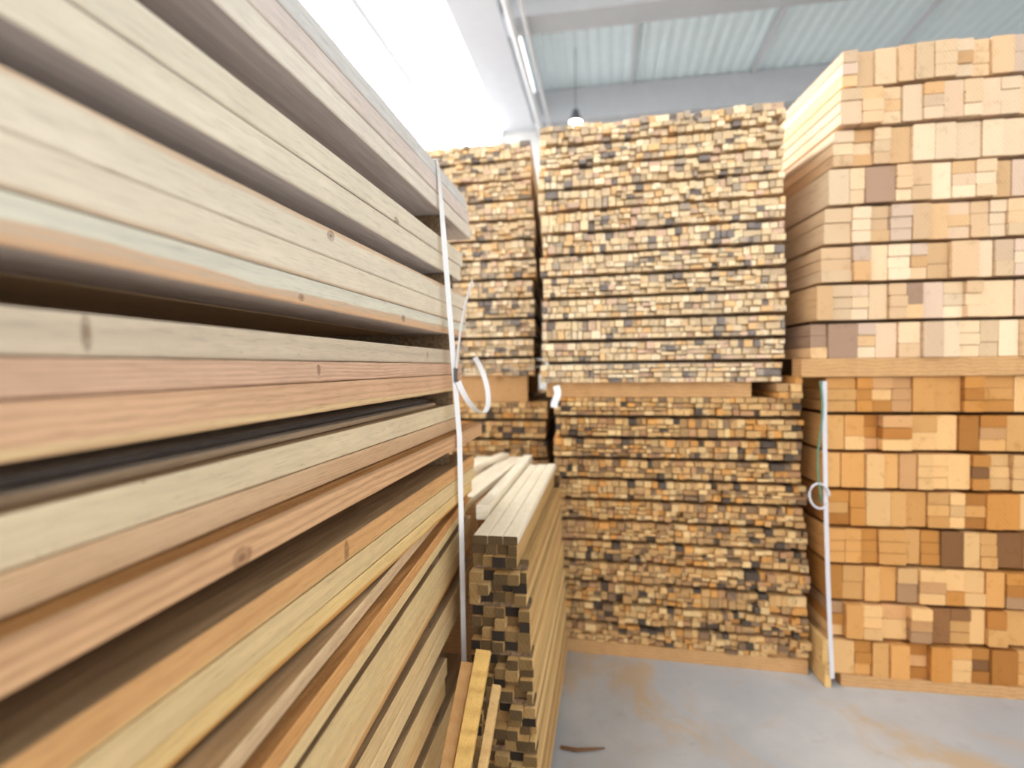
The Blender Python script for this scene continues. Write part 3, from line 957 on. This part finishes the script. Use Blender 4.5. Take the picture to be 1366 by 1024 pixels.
# plank lying on edge on top of the pile, along its left side
b = MB((-0.43, 1.85, ZP)); b.cell((-0.447, 1.86, ZP + 0.001), (1, 0, 0), Vector((0.003, 1, 0)).normalized(), 0.045, 1.1, 0.05, 0.5, 0.002, end_mat=0)
tag(b.build('loose_plank', M_TOPLIT), 'bright-topped loose plank lying along the left of the narrow pile', 'plank')
for j, (xa, w) in enumerate(((-0.395, 0.043), (-0.350, 0.044), (-0.304, 0.042))):
    b = MB((xa, 1.6, ZP)); b.cell((xa, 1.6, ZP + 0.0005), (1, 0, 0), (0, 1, 0), w, 1.2 + 0.02 * j, 0.026, 0.2, 0.002)
    tag(b.build('top_lath', [M_TOPLIT, M_PILE_END]), 'whitish lath lying on top of the narrow pile, %s of three from left' % nth(j), 'lath', 'whitish laths on the narrow pile')

# a second heap behind the ends of the near stack: baulks carrying loose bright boards
z = 0.0
for r in range(4):
    for c2 in range(2):
        p = (-0.98 + c2 * 0.24, 2.14, z)
        b = MB(p); b.box(p[0], p[0] + 0.235, 2.14, 3.2, z, z + 0.239, 0.004)
        tag(b.build('baulk', M_BEAR), 'heavy baulk, %s tier up on the %s side, behind the near stack' % (nth(r), 'wall' if c2 == 0 else 'pile'), 'baulk', 'baulks behind the near stack')
    z += 0.24
for j, (xa, w, yaw, y0, l, zo, lab) in enumerate(((-0.97, 0.16, 0.02, 2.16, 0.98, 0.0, 'wide bright board on the heap behind the near stack, farthest from the pile'),
                                                  (-0.79, 0.13, 0.04, 2.14, 1.02, 0.0, 'bright board lying flat in the middle of the heap behind the near stack'),
                                                  (-0.640, 0.11, 0.06, 2.16, 1.0, 0.0, 'bright board lying flat on the heap beside the narrow pile'),
                                                  (-0.80, 0.05, 0.20, 2.16, 0.98, 0.027, 'slim plank lying askew over the bright boards behind the near stack'))):
    d = Vector((math.sin(yaw), math.cos(yaw), 0)); e = Vector((d.y, -d.x, 0))
    p = Vector((xa, y0, z + 0.001 + zo))
    b = MB(p); b.cell(p, e, d, w, l, 0.025, 0.5, 0.002, end_mat=0)
    tag(b.build('loose_plank', M_TOPLIT), lab, 'plank')

# boards leaning against the front of the narrow pile
for j, (xf, xt, zt, lab) in enumerate(((-0.462, -0.418, 0.645, 'brownish board leaning on the narrow pile, leftmost of three'),
                                       (-0.425, -0.374, 0.685, 'yellow stained board leaning on the narrow pile, tallest of three'),
                                       (-0.372, -0.328, 0.585, 'slim board leaning on the narrow pile, rightmost of three'))):
    foot, head = Vector((xf, 0.93, 0.012)), Vector((xt, 1.545, zt))
    d = (head - foot); l = d.length; d.normalize()
    e = Vector((1, 0, 0)); e = (e - d * e.dot(d)).normalized()
    up = e.cross(d)
    b = MB(foot); b.cell(foot, e, d, (0.034, 0.042, 0.024)[j], l, 0.022, 0.5, 0.0015, up=up, end_mat=0)
    m = board_wood('leaning_board_%d' % (j + 1), ((196, 152, 102), (224, 184, 110), (214, 178, 122))[j], (176, 128, 70), 30, 0.4, seed=7.7 + j, speck=0.5)
    tag(b.build('leaning_board', m), lab, 'board', 'boards leaning on the narrow pile')

# loose ends sticking out at the seam of the centre packs, and at its foot
for j, (x, y, zc, w, h, lab) in enumerate(((0.866, 2.79, 1.4085, 0.030, 0.032, 'loose lath end poking out at the seam beside the right pack, uppermost'),
                                           (0.850, 2.80, 1.3690, 0.046, 0.038, 'loose lath end poking out at the seam nearest the right pack'),
                                           (0.790, 2.81, 1.3690, 0.050, 0.038, 'loose lath end poking out at the seam, second row up'),
                                           (0.795, 2.80, 1.3400, 0.045, 0.026, 'loose lath end lying lowest at the seam of the centre packs'),
                                           (0.847, 2.79, 1.3400, 0.050, 0.026, 'loose lath end lying lowest at the seam, nearest the right pack'))):
    d = Vector((-0.08, 1, 0)).normalized()
    b = MB((x, y, zc)); b.cell((x, y, zc), (1, 0, 0), d, w, 0.5, h, (0.85, 0.5, 0.2, 0.9, 0.6)[j], 0.002)
    tag(b.build('loose_lath', [M_LATH, M_LATH_END]), lab, 'lath')
for (x, y, z0, w, l, h, lab) in ((0.984, 2.75, 0.001, 0.026, 0.45, 0.10, 'yellowish block on the floor between the lower centre and right packs'),
                                 (0.984, 2.78, 0.102, 0.025, 0.40, 0.11, 'yellowish board standing on a block between the lower packs')):
    b = MB((x, y, z0)); b.cell((x, y, z0), (1, 0, 0), Vector((-0.07, 1, 0)).normalized(), w, l, h, 0.5, 0.003, end_mat=0)
    tag(b.build('base_board', M_HONEY), lab, 'board')

# scrap of white wrap hanging at the seam
b = MB((-0.27, 2.9, 1.3))
pts = [(-0.262 + 0.01 * math.sin(j), 2.898 - 0.004 * j, 1.40 - 0.022 * j) for j in range(6)]
b.strip(pts, 0.035, 0.0015, (1, 0.2, 0))
tag(b.build('plastic_scrap', M_STRAP), 'white scrap of plastic wrap hanging at the seam left of the centre packs', 'plastic wrap')

# strap and cord on the corner of the lower right pack
tR = thing('corner_strap', (0.98, 2.83, 0.1), 'white strap hanging down the corner of the lower right pack', 'strap')
pts = [(0.972 + 0.034 * s * s, 2.735 - 0.012 * s, 1.42 - 1.36 * s) for s in [j / 12 for j in range(13)]]
b = MB(tR.location); b.strip(pts, 0.021, 0.0015, (1, 0.25, 0))
b.build('band', M_STRAP_GREY, tR)
pts = [(0.945 + 0.042 * math.cos(a), 2.715 + 0.01 * math.sin(a), 0.90 + 0.055 * math.sin(a)) for a in [2 * PI * j / 20 for j in range(19)]]
b = MB(tR.location); b.tube(pts, 0.005, 8)
b.build('loop', M_STRAP_GREY, tR, True)
pts = [(0.950 + 0.010 * math.sin(7 * s), 2.725, 1.42 - 0.55 * s) for s in [j / 14 for j in range(15)]]
b = MB(tR.location); b.tube(pts, 0.005, 8)
o = b.build('green_cord', M_CORD, tR, True); o['label'] = 'thin green cord'

# twig and chips on the floor
b = MB((-0.1, 2.2, 0.0))
tw = [(-0.19, 2.15, 0.008), (-0.13, 2.14, 0.010), (-0.07, 2.155, 0.009), (-0.02, 2.17, 0.008)]
b.tube(tw, [0.007, 0.008, 0.006, 0.003], 8)
tag(b.build('bark_strip', M_BARK), 'brown strip of bark on the floor beside the narrow pile', 'bark')

# ------------------------------------------------------------------ light
wd = bpy.data.worlds.new('overcast')
bpy.context.scene.world = wd
wd.use_nodes = True
bg = wd.node_tree.nodes['Background']
bg.inputs[0].default_value = (1.0, 0.99, 0.98, 1)
bg.inputs[1].default_value = 2.7

# low sun entering under the rooflight, reaching only the top of the right pack
sl = bpy.data.lights.new('rooflight_beam', 'SPOT')
sl.energy = 4200
sl.color = (1.0, 0.96, 0.9)
sl.spot_size, sl.spot_blend, sl.shadow_soft_size = math.radians(34), 0.4, 0.12
so = bpy.data.objects.new('rooflight_beam', sl)
C.objects.link(so)
so.location = (-2.4, 7.0, 6.38)
so.rotation_euler = (Vector((1.0, 3.2, 2.7)) - so.location).to_track_quat('-Z', 'Y').to_euler()

sc = bpy.context.scene
sc.view_settings.view_transform = 'Standard'
sc.view_settings.look = 'None'
sc.view_settings.gamma = 1.0
sc.view_settings.use_curve_mapping = False
sc.view_settings.exposure = 0.12
sc.cycles.use_denoising = True
sc.cycles.max_bounces = 8
sc.cycles.diffuse_bounces = 5
sc.cycles.sample_clamp_indirect = 8.0
